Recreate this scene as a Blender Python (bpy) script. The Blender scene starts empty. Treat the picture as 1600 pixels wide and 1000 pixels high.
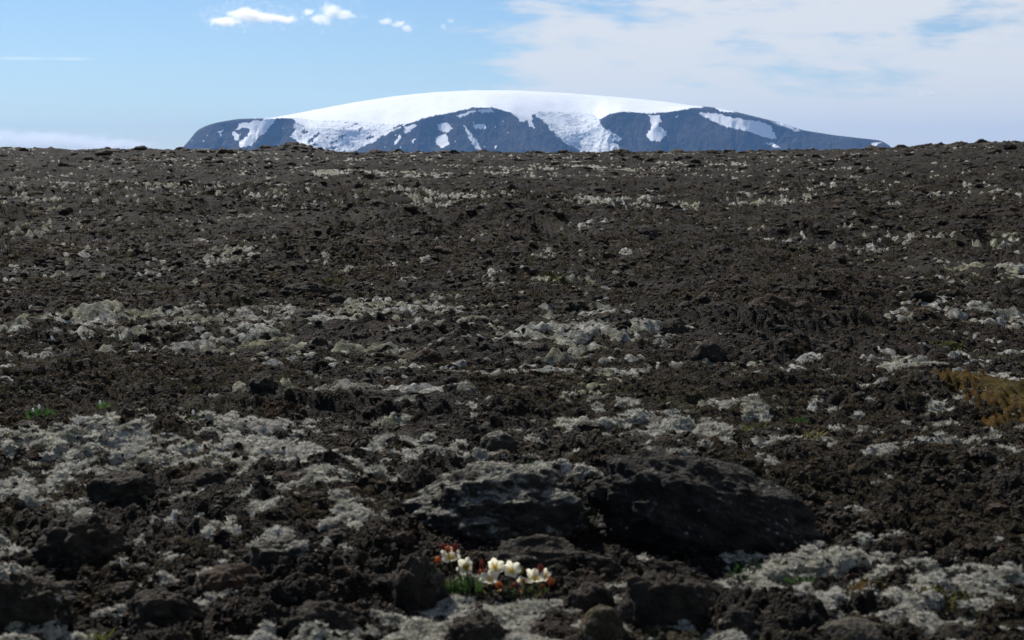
import bpy, math, random
import numpy as np
from mathutils import Vector, Euler, Matrix

# ------------------------------------------------------------------ camera, world, sun
SC = bpy.context.scene
COL = SC.collection
FPX, CAM_H, YH = 2200.0, 0.58, 262.0            # focal length in photo pixels, eye height, eye-level row
PITCH = math.atan((500 - YH) / FPX)
cam_d = bpy.data.cameras.new('camera')
cam = bpy.data.objects.new('camera', cam_d)
COL.objects.link(cam)
SC.camera = cam
cam.location = (0, 0, CAM_H)
cam.rotation_euler = (math.pi / 2 - PITCH, 0, 0)
cam_d.sensor_width = 36
cam_d.lens = 36 * FPX / 1600
cam_d.clip_start, cam_d.clip_end = 0.05, 120000
cam_d.dof.use_dof = True
cam_d.dof.focus_distance = 7.0
cam_d.dof.aperture_fstop = 13.0

SUN_AZ, SUN_EL = math.radians(-32), math.radians(41)      # azimuth measured from the view direction, negative = left
SUN_DIR = Vector((math.sin(SUN_AZ) * math.cos(SUN_EL), math.cos(SUN_AZ) * math.cos(SUN_EL), math.sin(SUN_EL)))
sun_d = bpy.data.lights.new('sun', 'SUN')
sun_d.energy = 4.6
sun_d.angle = math.radians(0.55)
sun_d.color = (1.0, 0.955, 0.89)
sun = bpy.data.objects.new('sun', sun_d)
COL.objects.link(sun)
sun.rotation_euler = SUN_DIR.to_track_quat('Z', 'Y').to_euler()
sun.location = (0, 0, 30)

SC.view_settings.view_transform = 'Standard'
SC.view_settings.look = 'None'
SC.view_settings.exposure = 0.35
SC.view_settings.gamma = 1
SC.view_settings.use_curve_mapping = False
SC.render.engine = 'CYCLES'
SC.cycles.max_bounces = 6
SC.cycles.diffuse_bounces = 3
SC.cycles.glossy_bounces = 2
SC.cycles.volume_bounces = 12
SC.cycles.transparent_max_bounces = 16
SC.cycles.use_denoising = True
SC.cycles.sample_clamp_indirect = 6


class NT:
    """small helper for node trees"""
    def __init__(self, tree):
        self.t = tree
        tree.nodes.clear()

    def n(self, typ, ins=None, **props):
        nd = self.t.nodes.new(typ)
        for k, v in props.items():
            setattr(nd, k, v)
        for k, v in (ins or {}).items():
            s = nd.inputs[k]
            if isinstance(v, bpy.types.NodeSocket):
                self.t.links.new(v, s)
            else:
                if s.type == 'RGBA' and len(v) == 3:
                    v = (*v, 1)
                s.default_value = v
        return nd

    def math(self, op, a, b=0.0, c=None, clamp=False):
        ins = {0: a, 1: b}
        if c is not None:
            ins[2] = c
        return self.n('ShaderNodeMath', ins, operation=op, use_clamp=clamp).outputs[0]

    def noise(self, vec, scale, detail=4, rough=0.55, lac=2.0, dist=0.0):
        return self.n('ShaderNodeTexNoise', {'Vector': vec, 'Scale': scale, 'Detail': detail, 'Roughness': rough,
                                             'Lacunarity': lac, 'Distortion': dist}).outputs[0]

    def ramp(self, v, lo, hi, a=0.0, b=1.0, smooth=True):
        return self.n('ShaderNodeMapRange', {'Value': v, 'From Min': lo, 'From Max': hi, 'To Min': a, 'To Max': b},
                      interpolation_type='SMOOTHSTEP' if smooth else 'LINEAR').outputs[0]

    def mix(self, f, a, b):
        nd = self.n('ShaderNodeMix', data_type='RGBA')
        for idx, v in ((0, f), (6, a), (7, b)):
            s = nd.inputs[idx]
            if isinstance(v, bpy.types.NodeSocket):
                self.t.links.new(v, s)
            elif idx == 0:
                s.default_value = v
            else:
                s.default_value = (*v[:3], 1)
        return nd.outputs[2]

    def mapping(self, vec, scale=(1, 1, 1), loc=(0, 0, 0)):
        return self.n('ShaderNodeMapping', {'Vector': vec, 'Scale': scale, 'Location': loc}).outputs[0]

    def link(self, a, b):
        self.t.links.new(a, b)


world = bpy.data.worlds.new('World')
SC.world = world
world.use_nodes = True
W = NT(world.node_tree)
sky = W.n('ShaderNodeTexSky', sky_type='NISHITA', sun_disc=False, sun_elevation=SUN_EL, sun_rotation=SUN_AZ,
          altitude=900, air_density=1.0, dust_density=0.12, ozone_density=5.0)
tc = W.n('ShaderNodeTexCoord').outputs['Generated']
sep = W.n('ShaderNodeSeparateXYZ', {0: tc})
dx, dy, dz = sep.outputs
# thin high cloud: noise over azimuth and elevation, a veil that thickens towards the right-hand half of the view
az = W.math('ARCTAN2', dx, dy)
el = W.math('ARCSINE', dz)
cvec = W.n('ShaderNodeCombineXYZ', {0: W.math('MULTIPLY', az, 6.0), 1: W.math('MULTIPLY', el, 17.0), 2: 0.4}).outputs[0]
cv2 = W.n('ShaderNodeVectorRotate', {'Vector': cvec, 'Angle': 0.12}, rotation_type='Z_AXIS').outputs[0]
n1 = W.noise(cv2, 1.15, 6, 0.55, dist=0.5)
n2 = W.noise(W.mapping(cv2, (1.3, 2.2, 1)), 2.4, 6, 0.6)
nn = W.math('ADD', W.math('MULTIPLY', n1, 0.58), W.math('MULTIPLY', n2, 0.42))
side = W.ramp(az, -0.14, 0.07, -0.24, 0.11)
side = W.math('ADD', side, W.ramp(az, 0.45, 1.2, 0.0, -0.10))
low = W.ramp(el, 0.0, 0.06, 0.28, 0.0)
cl = W.ramp(W.math('ADD', W.math('ADD', nn, side), low), 0.46, 0.63, 0.0, 0.80)
cl = W.math('MULTIPLY', cl, W.ramp(dz, -0.02, 0.01))
skyc = W.mix(cl, sky.outputs[0], (9.2, 9.0, 8.8))
bg = W.n('ShaderNodeBackground', {'Color': skyc, 'Strength': 0.078})
W.link(bg.outputs[0], W.n('ShaderNodeOutputWorld').inputs[0])

# ------------------------------------------------------------------ helpers
rng = np.random.default_rng(7)
random.seed(7)


def tag(o, label=None, cat=None, group=None, kind=None):
    for k, v in (('label', label), ('category', cat), ('group', group), ('kind', kind)):
        if v:
            o[k] = v
    return o


def link(name, me, mat=None, parent=None):
    o = bpy.data.objects.new(name, me)
    COL.objects.link(o)
    if mat and me is not None and not me.materials:
        me.materials.append(mat)
    o.parent = parent
    return o


def empty(name, loc):
    o = bpy.data.objects.new(name, None)
    o.empty_display_size = 0.02
    COL.objects.link(o)
    o.location = loc
    return o


def mesh_from(name, co, quads=None, tris=None, smooth=True):
    me = bpy.data.meshes.new(name)
    co = np.ascontiguousarray(co, np.float32)
    me.vertices.add(len(co))
    me.vertices.foreach_set('co', co.ravel())
    parts, sizes = [], []
    for f, k in ((quads, 4), (tris, 3)):
        if f is not None and len(f):
            parts.append(np.ascontiguousarray(f, np.int32).ravel())
            sizes.append(np.full(len(f), k, np.int32))
    idx = np.concatenate(parts)
    sz = np.concatenate(sizes)
    me.loops.add(len(idx))
    me.loops.foreach_set('vertex_index', idx)
    me.polygons.add(len(sz))
    st = np.concatenate([[0], np.cumsum(sz)[:-1]]).astype(np.int32)
    me.polygons.foreach_set('loop_start', st)
    me.polygons.foreach_set('loop_total', sz)
    me.polygons.foreach_set('use_smooth', np.full(len(sz), smooth, bool))
    me.update(calc_edges=True)
    return me


def attr(me, name, values, typ='FLOAT', dom='POINT'):
    a = me.attributes.new(name, typ, dom)
    key = 'value' if typ in ('FLOAT', 'INT') else 'vector'
    a.data.foreach_set(key, np.ascontiguousarray(values, np.int32 if typ == 'INT' else np.float32).ravel())


# --- vectorised gradient noise (2-D and 3-D)
_perm = rng.permutation(256).astype(np.int32)
_perm = np.concatenate([_perm, _perm])
_ga = rng.uniform(0, 2 * np.pi, 256)
_gx, _gy = np.cos(_ga).astype(np.float32), np.sin(_ga).astype(np.float32)
_g3 = rng.normal(size=(256, 3)).astype(np.float32)
_g3 /= np.linalg.norm(_g3, axis=1)[:, None]


def perlin2(x, y, seed=0):
    x = x + seed * 17.31
    y = y - seed * 9.77
    xi, yi = np.floor(x).astype(np.int32), np.floor(y).astype(np.int32)
    xf, yf = (x - xi).astype(np.float32), (y - yi).astype(np.float32)
    xi &= 255
    yi &= 255
    u = xf * xf * xf * (xf * (xf * 6 - 15) + 10)
    v = yf * yf * yf * (yf * (yf * 6 - 15) + 10)

    def g(ix, iy, fx, fy):
        h = _perm[_perm[ix & 255] + (iy & 255)]
        return _gx[h] * fx + _gy[h] * fy
    a, b = g(xi, yi, xf, yf), g(xi + 1, yi, xf - 1, yf)
    c, d = g(xi, yi + 1, xf, yf - 1), g(xi + 1, yi + 1, xf - 1, yf - 1)
    return ((a + u * (b - a)) + v * ((c + u * (d - c)) - (a + u * (b - a)))) * 1.5


def perlin3(p, seed=0):
    p = p + np.array([seed * 7.13, seed * 3.71, -seed * 5.19], np.float32)
    i = np.floor(p).astype(np.int32)
    f = (p - i).astype(np.float32)
    w = f * f * f * (f * (f * 6 - 15) + 10)
    i &= 255
    out = 0
    for a in (0, 1):
        for b in (0, 1):
            for c in (0, 1):
                h = _perm[_perm[_perm[(i[:, 0] + a) & 255] + ((i[:, 1] + b) & 255)] + ((i[:, 2] + c) & 255)]
                d = (_g3[h] * (f - np.array([a, b, c], np.float32))).sum(1)
                out = out + d * (w[:, 0] if a else 1 - w[:, 0]) * (w[:, 1] if b else 1 - w[:, 1]) * (w[:, 2] if c else 1 - w[:, 2])
    return out * 1.5


def worley2(x, y, seed=0):
    """distance to the nearest and second nearest feature point"""
    xi, yi = np.floor(x).astype(np.int32), np.floor(y).astype(np.int32)
    f1 = np.full(x.shape, 9, np.float32)
    f2 = np.full(x.shape, 9, np.float32)
    cid = np.zeros(x.shape, np.int32)
    for a in (-1, 0, 1):
        for b in (-1, 0, 1):
            cx, cy = xi + a, yi + b
            h = _perm[_perm[(cx + seed * 31) & 255] + (cy & 255)]
            px = cx + _ga[h].astype(np.float32) / 6.2832
            py = cy + _ga[_perm[h + 7]].astype(np.float32) / 6.2832
            d = np.sqrt((x - px) ** 2 + (y - py) ** 2).astype(np.float32)
            nearer = d < f1
            f2 = np.where(nearer, f1, np.minimum(f2, d))
            f1 = np.where(nearer, d, f1)
            cid = np.where(nearer, h, cid)
    return f1, f2, cid


def sstep(a, b, x):
    t = np.clip((x - a) / (b - a), 0, 1)
    return t * t * (3 - 2 * t)


# ------------------------------------------------------------------ the lie of the land
RIDGE_R = 88.0
_sky_px = np.array([-400, 0, 140, 260, 300, 390, 560, 800, 1000, 1150, 1300, 1400, 1500, 1600, 2000])
_sky_py = np.array([231, 235, 239, 238, 240, 240, 240, 239, 240, 240, 238, 233, 229, 226, 222])


def base_height(x, y):
    """broad slope of the lava field: level near the camera, then rising gently to the skyline, then falling away"""
    r = np.hypot(x, y)
    th = np.arctan2(x, y)
    pxx = 800 + FPX * np.tan(np.clip(th, -0.5, 0.5))
    crest = CAM_H + RIDGE_R * (YH - np.interp(pxx, _sky_px, _sky_py)) / FPX
    t = np.clip((r - 4.5) / (RIDGE_R - 4.5), 0, 1)
    up = crest * (t * 0.93 + 0.07 * sstep(0.0, 1.0, t))
    down = -sstep(RIDGE_R + 4, RIDGE_R + 260, r) * 9 - sstep(300, 3500, r) * 52
    return up + down


def ray(px, py):
    a = (px - 800) / FPX
    b = -(py - 500) / FPX
    d = np.array([a, 1.0, b])
    c, s = math.cos(-PITCH), math.sin(-PITCH)
    return np.array([d[0], d[1] * c - d[2] * s, d[1] * s + d[2] * c])


def ground_hit(px, py):
    d = ray(px, py)
    ts = np.concatenate([np.linspace(1.2, 6, 500), np.geomspace(6, 140, 900)])
    z = CAM_H + d[2] * ts
    g = base_height(d[0] * ts, d[1] * ts)
    k = np.argmax(z < g)
    if not (z < g).any():
        k = np.argmin(z - g)
    return d[0] * ts[k], d[1] * ts[k]


def at_depth(px, py, depth):
    d = ray(px, py)
    t = depth / d[1]
    return Vector((d[0] * t, depth, CAM_H + d[2] * t))


# rises and hollows that the photograph shows, as (px, py of the foot, width px, height px)
MOUNDS = [(455, 239, 130, 12), (470, 241, 60, 6), (60, 240, 150, 6), (170, 240, 130, 5), (325, 241, 130, 5),
          (1180, 522, 260, 24), (1105, 520, 120, 14), (1260, 566, 130, 14), (480, 466, 90, 18), (360, 474, 100, 24),
          (60, 520, 110, 22), (160, 500, 120, 26), (1445, 506, 80, 20), (1330, 512, 60, 20), (1335, 352, 130, 14),
          (1520, 388, 60, 18), (960, 520, 160, 22), (820, 440, 190, 14), (1000, 300, 240, 8), (620, 310, 160, 8),
          (300, 300, 240, 8), (1230, 300, 200, 8), (120, 340, 160, 12), (700, 380, 180, 8), (520, 345, 160, 8),
          (200, 690, 330, 26), (470, 820, 480, 34), (1450, 640, 260, 22), (700, 620, 200, 20), (1260, 600, 260, 26)]
MOUND_W = []
for (px, py, w, h) in MOUNDS:
    gx, gy = ground_hit(px, py)
    MOUND_W.append((gx, gy, w * gy / FPX / 2, h * gy / FPX))

# pale moss, as (px, py, half-width px, half-height px, strength)
MOSS = [(480, 760, 210, 50, .44), (230, 740, 130, 30, .2), (450, 850, 120, 30, .25), (330, 690, 160, 22, .35), (1180, 880, 240, 40, .55), (1480, 900, 180, 60, .2), (800, 740, 90, 30, .5),
        (560, 945, 80, 40, .45), (740, 965, 80, 34, .25), (30, 790, 60, 40, .45), (20, 900, 50, 40, .4), (20, 985, 60, 40, .5),
        (330, 495, 110, 16, .45), (560, 500, 90, 20, .35), (170, 505, 60, 10, .4), (990, 540, 130, 16, .45),
        (1080, 685, 70, 22, .4), (1500, 600, 130, 30, .4), (1380, 570, 80, 22, .35), (790, 600, 60, 10, .3), (1530, 430, 110, 20, .42),
        (440, 470, 60, 10, .3), (640, 470, 90, 12, .22), (860, 448, 70, 12, .35), (200, 430, 50, 12, .3), (60, 350, 90, 14, .3),
        (200, 320, 200, 14, .25), (400, 290, 200, 12, .3), (1150, 540, 90, 14, .35), (1170, 535, 50, 8, .35),
        (960, 500, 60, 10, .3), (70, 560, 90, 18, .25), (80, 700, 120, 20, .3), (920, 635, 40, 8, .3), (1050, 330, 200, 10, .22),
        (430, 680, 70, 14, .35), (1060, 480, 40, 8, .35), (1540, 500, 70, 20, .25), (180, 235, 150, 3, .2), (600, 250, 300, 5, .12)]
# bare dark lava
BARE = [(1150, 505, 130, 34, .55), (1160, 530, 120, 20, .25), (110, 860, 120, 90, .45), (330, 920, 150, 60, .25), (760, 790, 130, 50, .6), (1090, 790, 200, 60, .7), (850, 900, 110, 50, .5),
        (1040, 930, 90, 60, .5), (1180, 490, 130, 40, .5), (480, 455, 60, 14, .4), (360, 460, 60, 16, .4), (220, 600, 200, 50, .3),
        (1440, 780, 160, 60, .3), (250, 650, 180, 16, .35), (640, 900, 60, 50, .45), (500, 970, 60, 40, .4), (1260, 545, 60, 20, .4),
        (750, 400, 260, 40, .12), (1200, 420, 200, 30, .2), (455, 232, 60, 8, .4)]


def blobs(x, y, table, shift=0.0):
    out = np.zeros(x.shape, np.float32)
    for (px, py, w, h, s) in table:
        gx, gy = ground_hit(px, py)
        _, y0 = ground_hit(px, py - h)
        _, y1 = ground_hit(px, py + h)
        sx, sy = w * gy / FPX, max((y0 - y1) / 2, 0.03)
        cy = (y0 + y1) / 2 if h < 30 else gy
        m = (np.abs(x - gx) < 3.2 * sx) & (np.abs(y - cy) < 3.2 * sy)
        if m.any():
            q = ((x[m] - gx) / sx) ** 2 + ((y[m] - cy) / sy) ** 2
            out[m] += s * np.exp(-q * 0.8)
    return out


def land(x, y, sp):
    """returns rough lava height, moss-surface height and masks; sp is the local mesh spacing (octaves below it are left out)"""
    x = x.astype(np.float32)
    y = y.astype(np.float32)
    r = np.hypot(x, y)
    b = base_height(x, y).astype(np.float32)
    wx = x + 0.10 * perlin2(x / 0.45, y / 0.45, 3) + 0.5 * perlin2(x / 2.7, y / 2.7, 5)
    wy = y + 0.10 * perlin2(x / 0.45, y / 0.45, 4) + 0.5 * perlin2(x / 2.7, y / 2.7, 6)
    far = sstep(3, 14, r)
    near_flat = 1 - 0.75 * (1 - sstep(2.5, 6, r))
    broad = np.zeros_like(b)
    for i, (lam, amp) in enumerate(((17., .11), (8.3, .075), (4.1, .062), (2.2, .05))):
        broad += amp * perlin2(wx / lam, wy / lam, 10 + i) * near_flat * sstep(1.0, lam * 1.2, r)
    for (gx, gy, w, h) in MOUND_W:
        sy = max(w, 0.05) * (1.0 if gy < 40 else 1.6)
        m = (np.abs(x - gx) < 3 * w) & (np.abs(y - gy) < 3 * sy)
        if m.any():
            q = ((x[m] - gx) / w) ** 2 + ((y[m] - gy) / sy) ** 2
            broad[m] += h * np.exp(-q * 1.3)
    # moss tendency
    mn = (0.30 * perlin2(wx / 1.9, wy / 1.9, 21) + 0.40 * perlin2(wx / 0.62, wy / 0.62, 22) + 0.55 * perlin2(wx / 0.21, wy / 0.21, 23) + 0.55 * perlin2(x / 0.031, y / 0.031, 26)
          + 0.5 * far * perlin2(wx / 6.0, wy / 6.0, 24) + 0.75 * perlin2(x / 0.075, y / 0.075, 25))
    mossy = 0.14 + 0.62 * mn + 0.62 * blobs(x, y, MOSS) - blobs(x, y, BARE)
    mossy = mossy.astype(np.float32) + 0.025 * far
    rough = np.clip(1.15 - 0.7 * mossy, 0.35, 1.35)
    # lumps of lava: billowed noise whose height follows its wavelength, domed cells between creases
    z = np.zeros_like(b)
    lam = 1.1
    i = 0
    while lam > 0.011:
        ok = sstep(1.6, 3.2, lam / sp)
        if ok.max() > 0:
            n = perlin2(wx / lam, wy / lam, 40 + i)
            bil = np.abs(n) * 1.7 - 0.42
            k = (0.03 + 0.06 * far) if lam > 0.4 else ((0.045 + 0.02 * far) if lam > 0.08 else 0.16)
            z += ok * k * lam * (0.55 * bil + 0.6 * n)
        lam *= 0.53
        i += 1
    for lam, k, sd in ((0.42, 0.035, 2), (0.15, 0.08, 3), (0.06, 0.20, 4), (0.024, 0.36, 5)):
        ok = sstep(2.0, 4.0, lam / sp)
        if ok.max() > 0:
            f1, f2, cid = worley2(wx / lam, wy / lam, sd)
            hgt = (_ga[cid] / 6.2832).astype(np.float32)
            dome = np.sqrt(np.clip(1 - (f1 * 1.35) ** 2, 0, 1)) * (0.25 + hgt) * sstep(0.0, 0.22, f2 - f1)
            z += ok * k * lam * (dome - 0.3)
    z *= rough
    z *= 1 - 0.15 * sstep(8, 40, r)
    zl = b + broad + z
    # moss: soft cushions lying in and over the lava
    c = np.zeros_like(b)
    for lam, k, sd in ((0.34, .08, 61), (0.13, .10, 62), (0.055, .13, 63), (0.022, .22, 64)):
        ok = sstep(1.6, 3.2, lam / sp)
        c += ok * k * lam * (1 - np.abs(perlin2(wx / lam, wy / lam, sd)) * 2.0)
    mg = (mossy - 0.52)
    zm = b + broad + 0.35 * c + 0.80 * z + np.clip(mg, -0.5, 0.35) * (0.040 + 0.085 * far)
    calm = np.exp(-(((x + 0.022) / 0.15) ** 4 + ((y - 1.72) / 0.22) ** 4))      # level spot where the flowers grow
    zl = zl + calm * (b - 0.004 + 0.35 * z - zl)
    zm = zm + calm * (b - 0.004 + 0.5 * c + 0.02 * mg - zm)
    return zl, zm, mossy, rough, broad


def land_height(x, y, sp=None):
    x = np.atleast_1d(np.asarray(x, float))
    y = np.atleast_1d(np.asarray(y, float))
    spv = np.full(x.shape, sp, np.float32) if sp else (0.0018 * np.hypot(x, y) + 0.001).astype(np.float32)
    zl, zm, ms, _, _ = land(x, y, spv)
    return np.maximum(zl, zm), ms, zm > zl


# ------------------------------------------------------------------ materials
def new_mat(name):
    m = bpy.data.materials.new(name)
    m.use_nodes = True
    return m, NT(m.node_tree)


def finish(N, color, rough=0.9, normal=None, spec=0.25, sheen=None, trans=None, thin=0.4):
    ins = {'Base Color': color, 'Roughness': rough, 'Specular IOR Level': spec}
    if normal is not None:
        ins['Normal'] = normal
    p = N.n('ShaderNodeBsdfPrincipled', ins)
    out = p.outputs[0]
    if trans is not None:
        t = N.n('ShaderNodeBsdfTranslucent', {'Color': trans})
        out = N.n('ShaderNodeMixShader', {0: thin, 1: out, 2: t.outputs[0]}).outputs[0]
    N.link(out, N.n('ShaderNodeOutputMaterial').inputs[0])
    return p


def lava_material(name, tint=(1, 1, 1), pale=0.5, red=0.5, obj=False, mossy=0.0):
    m, N = new_mat(name)
    tcn = N.n('ShaderNodeTexCoord')
    geo = N.n('ShaderNodeNewGeometry')
    P = geo.outputs['Position']
    big = N.noise(P, 0.55, 3, 0.5)
    mid = N.noise(P, 4.5, 5, 0.6)
    fine = N.noise(P, 38, 6, 0.65)
    grit = N.noise(P, 210, 4, 0.7)
    dark = tuple(c * t for c, t in zip((0.0190, 0.0165, 0.0122), tint))
    lite = tuple(c * t for c, t in zip((0.056, 0.046, 0.032), tint))
    col = N.mix(N.ramp(fine, 0.36, 0.68), dark, lite)
    col = N.mix(N.math('MULTIPLY', N.ramp(mid, 0.50, 0.66), red), col, (0.046, 0.028, 0.019))
    heath = N.math('MULTIPLY', N.ramp(N.math('ADD', N.math('MULTIPLY', big, 0.6), N.math('MULTIPLY', mid, 0.4)), 0.44, 0.6), N.ramp(grit, 0.40, 0.62))
    if not obj:
        col = N.mix(N.math('MULTIPLY', heath, 0.7), col, (0.032, 0.026, 0.014))
        olive = N.math('MULTIPLY', N.ramp(N.noise(P, 1.7, 5, 0.65), 0.54, 0.64), N.ramp(grit, 0.36, 0.56))
        col = N.mix(N.math('MULTIPLY', olive, 0.8), col, (0.072, 0.066, 0.019))
    # pale crustose lichen specks and dust on upward faces
    vor = N.n('ShaderNodeTexVoronoi', {'Vector': P, 'Scale': 62, 'Randomness': 1.0})
    spot = N.math('LESS_THAN', N.math('ADD', vor.outputs['Distance'], N.math('MULTIPLY', N.noise(P, 300, 2), 0.25)), 0.33)
    lic = N.math('MULTIPLY', spot, N.ramp(N.noise(P, 9, 3), 0.48, 0.62))
    up = N.n('ShaderNodeSeparateXYZ', {0: geo.outputs['Normal']}).outputs[2]
    lic = N.math('MULTIPLY', lic, pale)
    lic2 = N.math('MULTIPLY', N.ramp(N.noise(P, 26, 5, 0.7, dist=0.6), 0.60, 0.66), pale * 0.7)
    lic2 = N.math('MULTIPLY', lic2, N.ramp(N.noise(P, 170, 3, 0.7), 0.40, 0.60))
    col = N.mix(lic, col, (0.30, 0.295, 0.27))
    col = N.mix(lic2, col, (0.17, 0.165, 0.15))
    dust = N.math('MULTIPLY', N.ramp(up, 0.55, 1.0), N.ramp(N.noise(P, 75, 4, 0.7), 0.50, 0.70))
    col = N.mix(N.math('MULTIPLY', dust, 0.45 * pale + 0.10), col, (0.15, 0.137, 0.11))
    if mossy:
        grow = N.ramp(N.math('ADD', N.math('MULTIPLY', up, 0.5), N.math('MULTIPLY', N.noise(P, 16, 5, 0.7), 0.9)), 0.72, 0.90)
        col = N.mix(N.math('MULTIPLY', grow, mossy), col, N.mix(N.ramp(grit, .38, .62), (0.09, 0.085, 0.065), (0.36, 0.345, 0.28)))
    bmp = N.math('ADD', N.math('MULTIPLY', fine, 0.6), N.math('ADD', N.math('MULTIPLY', grit, 0.35), N.math('MULTIPLY', N.n('ShaderNodeTexVoronoi', {'Vector': P, 'Scale': 150}).outputs[0], 0.35)))
    if not obj:
        lump = N.noise(P, 6.5, 6, 0.68)
        nb0 = N.n('ShaderNodeBump', {'Height': N.math('ABSOLUTE', N.math('SUBTRACT', lump, 0.5)), 'Strength': 1.0, 'Distance': 0.75}).outputs[0]
        nb0 = N.n('ShaderNodeBump', {'Height': N.noise(P, 1.6, 4, 0.6), 'Strength': 0.8, 'Distance': 1.0, 'Normal': nb0}).outputs[0]
        nb = N.n('ShaderNodeBump', {'Height': bmp, 'Strength': 1.0, 'Distance': 0.02, 'Normal': nb0}).outputs[0]
    else:
        nb = N.n('ShaderNodeBump', {'Height': bmp, 'Strength': 1.0, 'Distance': 0.02}).outputs[0]
    finish(N, col, 0.88, nb, 0.2)
    return m


def moss_material(name, c_hi, c_lo, c_tint, tint_amt=0.5, dirty=0.0):
    m, N = new_mat(name)
    P = N.n('ShaderNodeNewGeometry').outputs['Position']
    a = N.noise(P, 2.2, 4, 0.6)
    f = N.noise(P, 60, 5, 0.7)
    g = N.noise(P, 330, 4, 0.75)
    col = N.mix(N.ramp(N.math('ADD', N.math('MULTIPLY', f, .55), N.math('MULTIPLY', g, .45)), 0.38, 0.62), c_lo, c_hi)
    col = N.mix(N.math('MULTIPLY', N.ramp(a, 0.46, 0.66), tint_amt), col, c_tint)
    dirt = N.ramp(N.math('ADD', N.math('MULTIPLY', N.noise(P, 11, 6, 0.7), .75), N.math('MULTIPLY', N.noise(P, 1.1, 3, 0.6), .25)), 0.44, 0.58)
    col = N.mix(N.math('MULTIPLY', dirt, dirty), col, N.mix(N.ramp(g, .4, .6), tuple(c * .22 for c in c_hi), tuple(c * .5 for c in c_tint)))
    lump = N.math('ABSOLUTE', N.math('SUBTRACT', N.noise(P, 15, 5, 0.65), 0.5))
    nb0 = N.n('ShaderNodeBump', {'Height': lump, 'Strength': 0.8, 'Distance': -0.16}).outputs[0]
    h = N.math('ADD', N.math('MULTIPLY', f, 0.6), N.math('MULTIPLY', g, 0.5))
    nb = N.n('ShaderNodeBump', {'Height': h, 'Strength': 1.0, 'Distance': 0.014, 'Normal': nb0}).outputs[0]
    finish(N, col, 0.95, nb, 0.1)
    return m


def leaf_material(name, a, b, trans=0.5, spread=1.0):
    m, N = new_mat(name)
    rnd = N.n('ShaderNodeObjectInfo').outputs['Random']
    P = N.n('ShaderNodeNewGeometry').outputs['Position']
    v = N.math('ADD', N.math('MULTIPLY', rnd, 0.6 * spread), N.math('MULTIPLY', N.noise(P, 140, 2), 0.5))
    col = N.mix(N.ramp(v, 0.15, 0.85), a, b)
    finish(N, col, 0.7, None, 0.25, trans=col)
    return m


M_LAVA = lava_material('lava_ground', tint=(.60, .50, .40), pale=0.12, red=0.8)
M_ROCK = lava_material('lava_rock', tint=(.92, .84, .74), pale=0.6, red=0.3, obj=True)
M_ROCK_BROWN = lava_material('lava_rock_brown', tint=(1.7, 1.25, 0.95), pale=0.35, red=0.8, obj=True)
M_ROCK_GREY = lava_material('lava_rock_grey', tint=(1.9, 1.9, 1.8), pale=0.8, red=0.05, obj=True)
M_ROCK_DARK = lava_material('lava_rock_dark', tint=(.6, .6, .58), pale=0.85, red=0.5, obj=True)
M_ROCK_MOSSY = lava_material('lava_rock_mossy', pale=0.8, red=0.2, obj=True, mossy=0.7)
M_ROCK_YELLOW = lava_material('lava_rock_yellow', tint=(1.7, 1.5, 0.95), pale=0.9, red=0.1, obj=True)
M_MOSS = moss_material('woolly_moss', (0.70, 0.68, 0.61), (0.115, 0.108, 0.088), (0.29, 0.285, 0.12), 0.65, 0.80)
M_TUFT = leaf_material('moss_tips', (0.22, 0.21, 0.17), (0.64, 0.62, 0.54))
M_TWIG = leaf_material('heath_leaves', (0.026, 0.023, 0.012), (0.085, 0.066, 0.040))
M_GREENMOSS = moss_material('green_moss', (0.115, 0.115, 0.028), (0.028, 0.032, 0.010), (0.12, 0.080, 0.018), 0.5)
M_ORANGEMOSS = moss_material('orange_moss', (0.155, 0.085, 0.016), (0.040, 0.024, 0.008), (0.080, 0.076, 0.018), 0.6)

M_BROWNMOSS = moss_material('brown_moss', (0.085, 0.050, 0.024), (0.028, 0.018, 0.011), (0.06, 0.052, 0.018), 0.5)

# ------------------------------------------------------------------ lava field (one sheet, finer towards the camera)
def rows():
    r = [0.12]
    fh = FPX * 0.64 * CAM_H
    while r[-1] < RIDGE_R + 12:
        q = r[-1]
        if q < 1.35:
            dr = 0.06 if q < 1.2 else 0.012
        else:
            dr = min(0.76 * q * q / fh + 0.0007, 0.0080 * q)
        r.append(q + dr)
    q = r[-1]
    while q < 25000:
        q *= 1.16
        r.append(q)
    return np.array(r)


R = rows()
dense = np.linspace(-0.378, 0.378, 740)
mid_a = 0.378 + np.cumsum(np.full(70, 0.0048))
far_a = mid_a[-1] + (math.pi - mid_a[-1]) * (np.arange(1, 51) / 50)
TH = np.concatenate([-far_a[::-1][1:], -mid_a[::-1], dense, mid_a, far_a])
TH = TH[:-1] if abs(TH[0] + math.pi) < 1e-6 else TH
NR, NC = len(R), len(TH)
dth = np.gradient(TH)
RR, TT = np.meshgrid(R, TH, indexing='ij')
GX, GY = (RR * np.sin(TT)).ravel(), (RR * np.cos(TT)).ravel()
dr = np.gradient(R)
SP = np.maximum(np.minimum(dr[:, None], 0.0018 * R[:, None] + 0.0010), np.abs(dth)[None, :] * R[:, None]).ravel().astype(np.float32)
SP = np.where(RR.ravel() > RIDGE_R + 12, 50.0, SP).astype(np.float32)
ZL, ZM, MOSSY, ROUGH, BROAD = land(GX, GY, SP)
idx = np.arange(NR * NC).reshape(NR, NC)
nxt = np.roll(idx, -1, axis=1)
quads = np.stack([idx[:-1], idx[1:], nxt[1:], nxt[:-1]], -1)          # wraps round behind the camera
quads = quads.reshape(-1, 4)[:, ::-1]
gap = (ZM - ZL) / np.maximum(SP, 0.004)
qg = gap[quads]
rq = RR.ravel()[quads[:, 0]]
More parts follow.
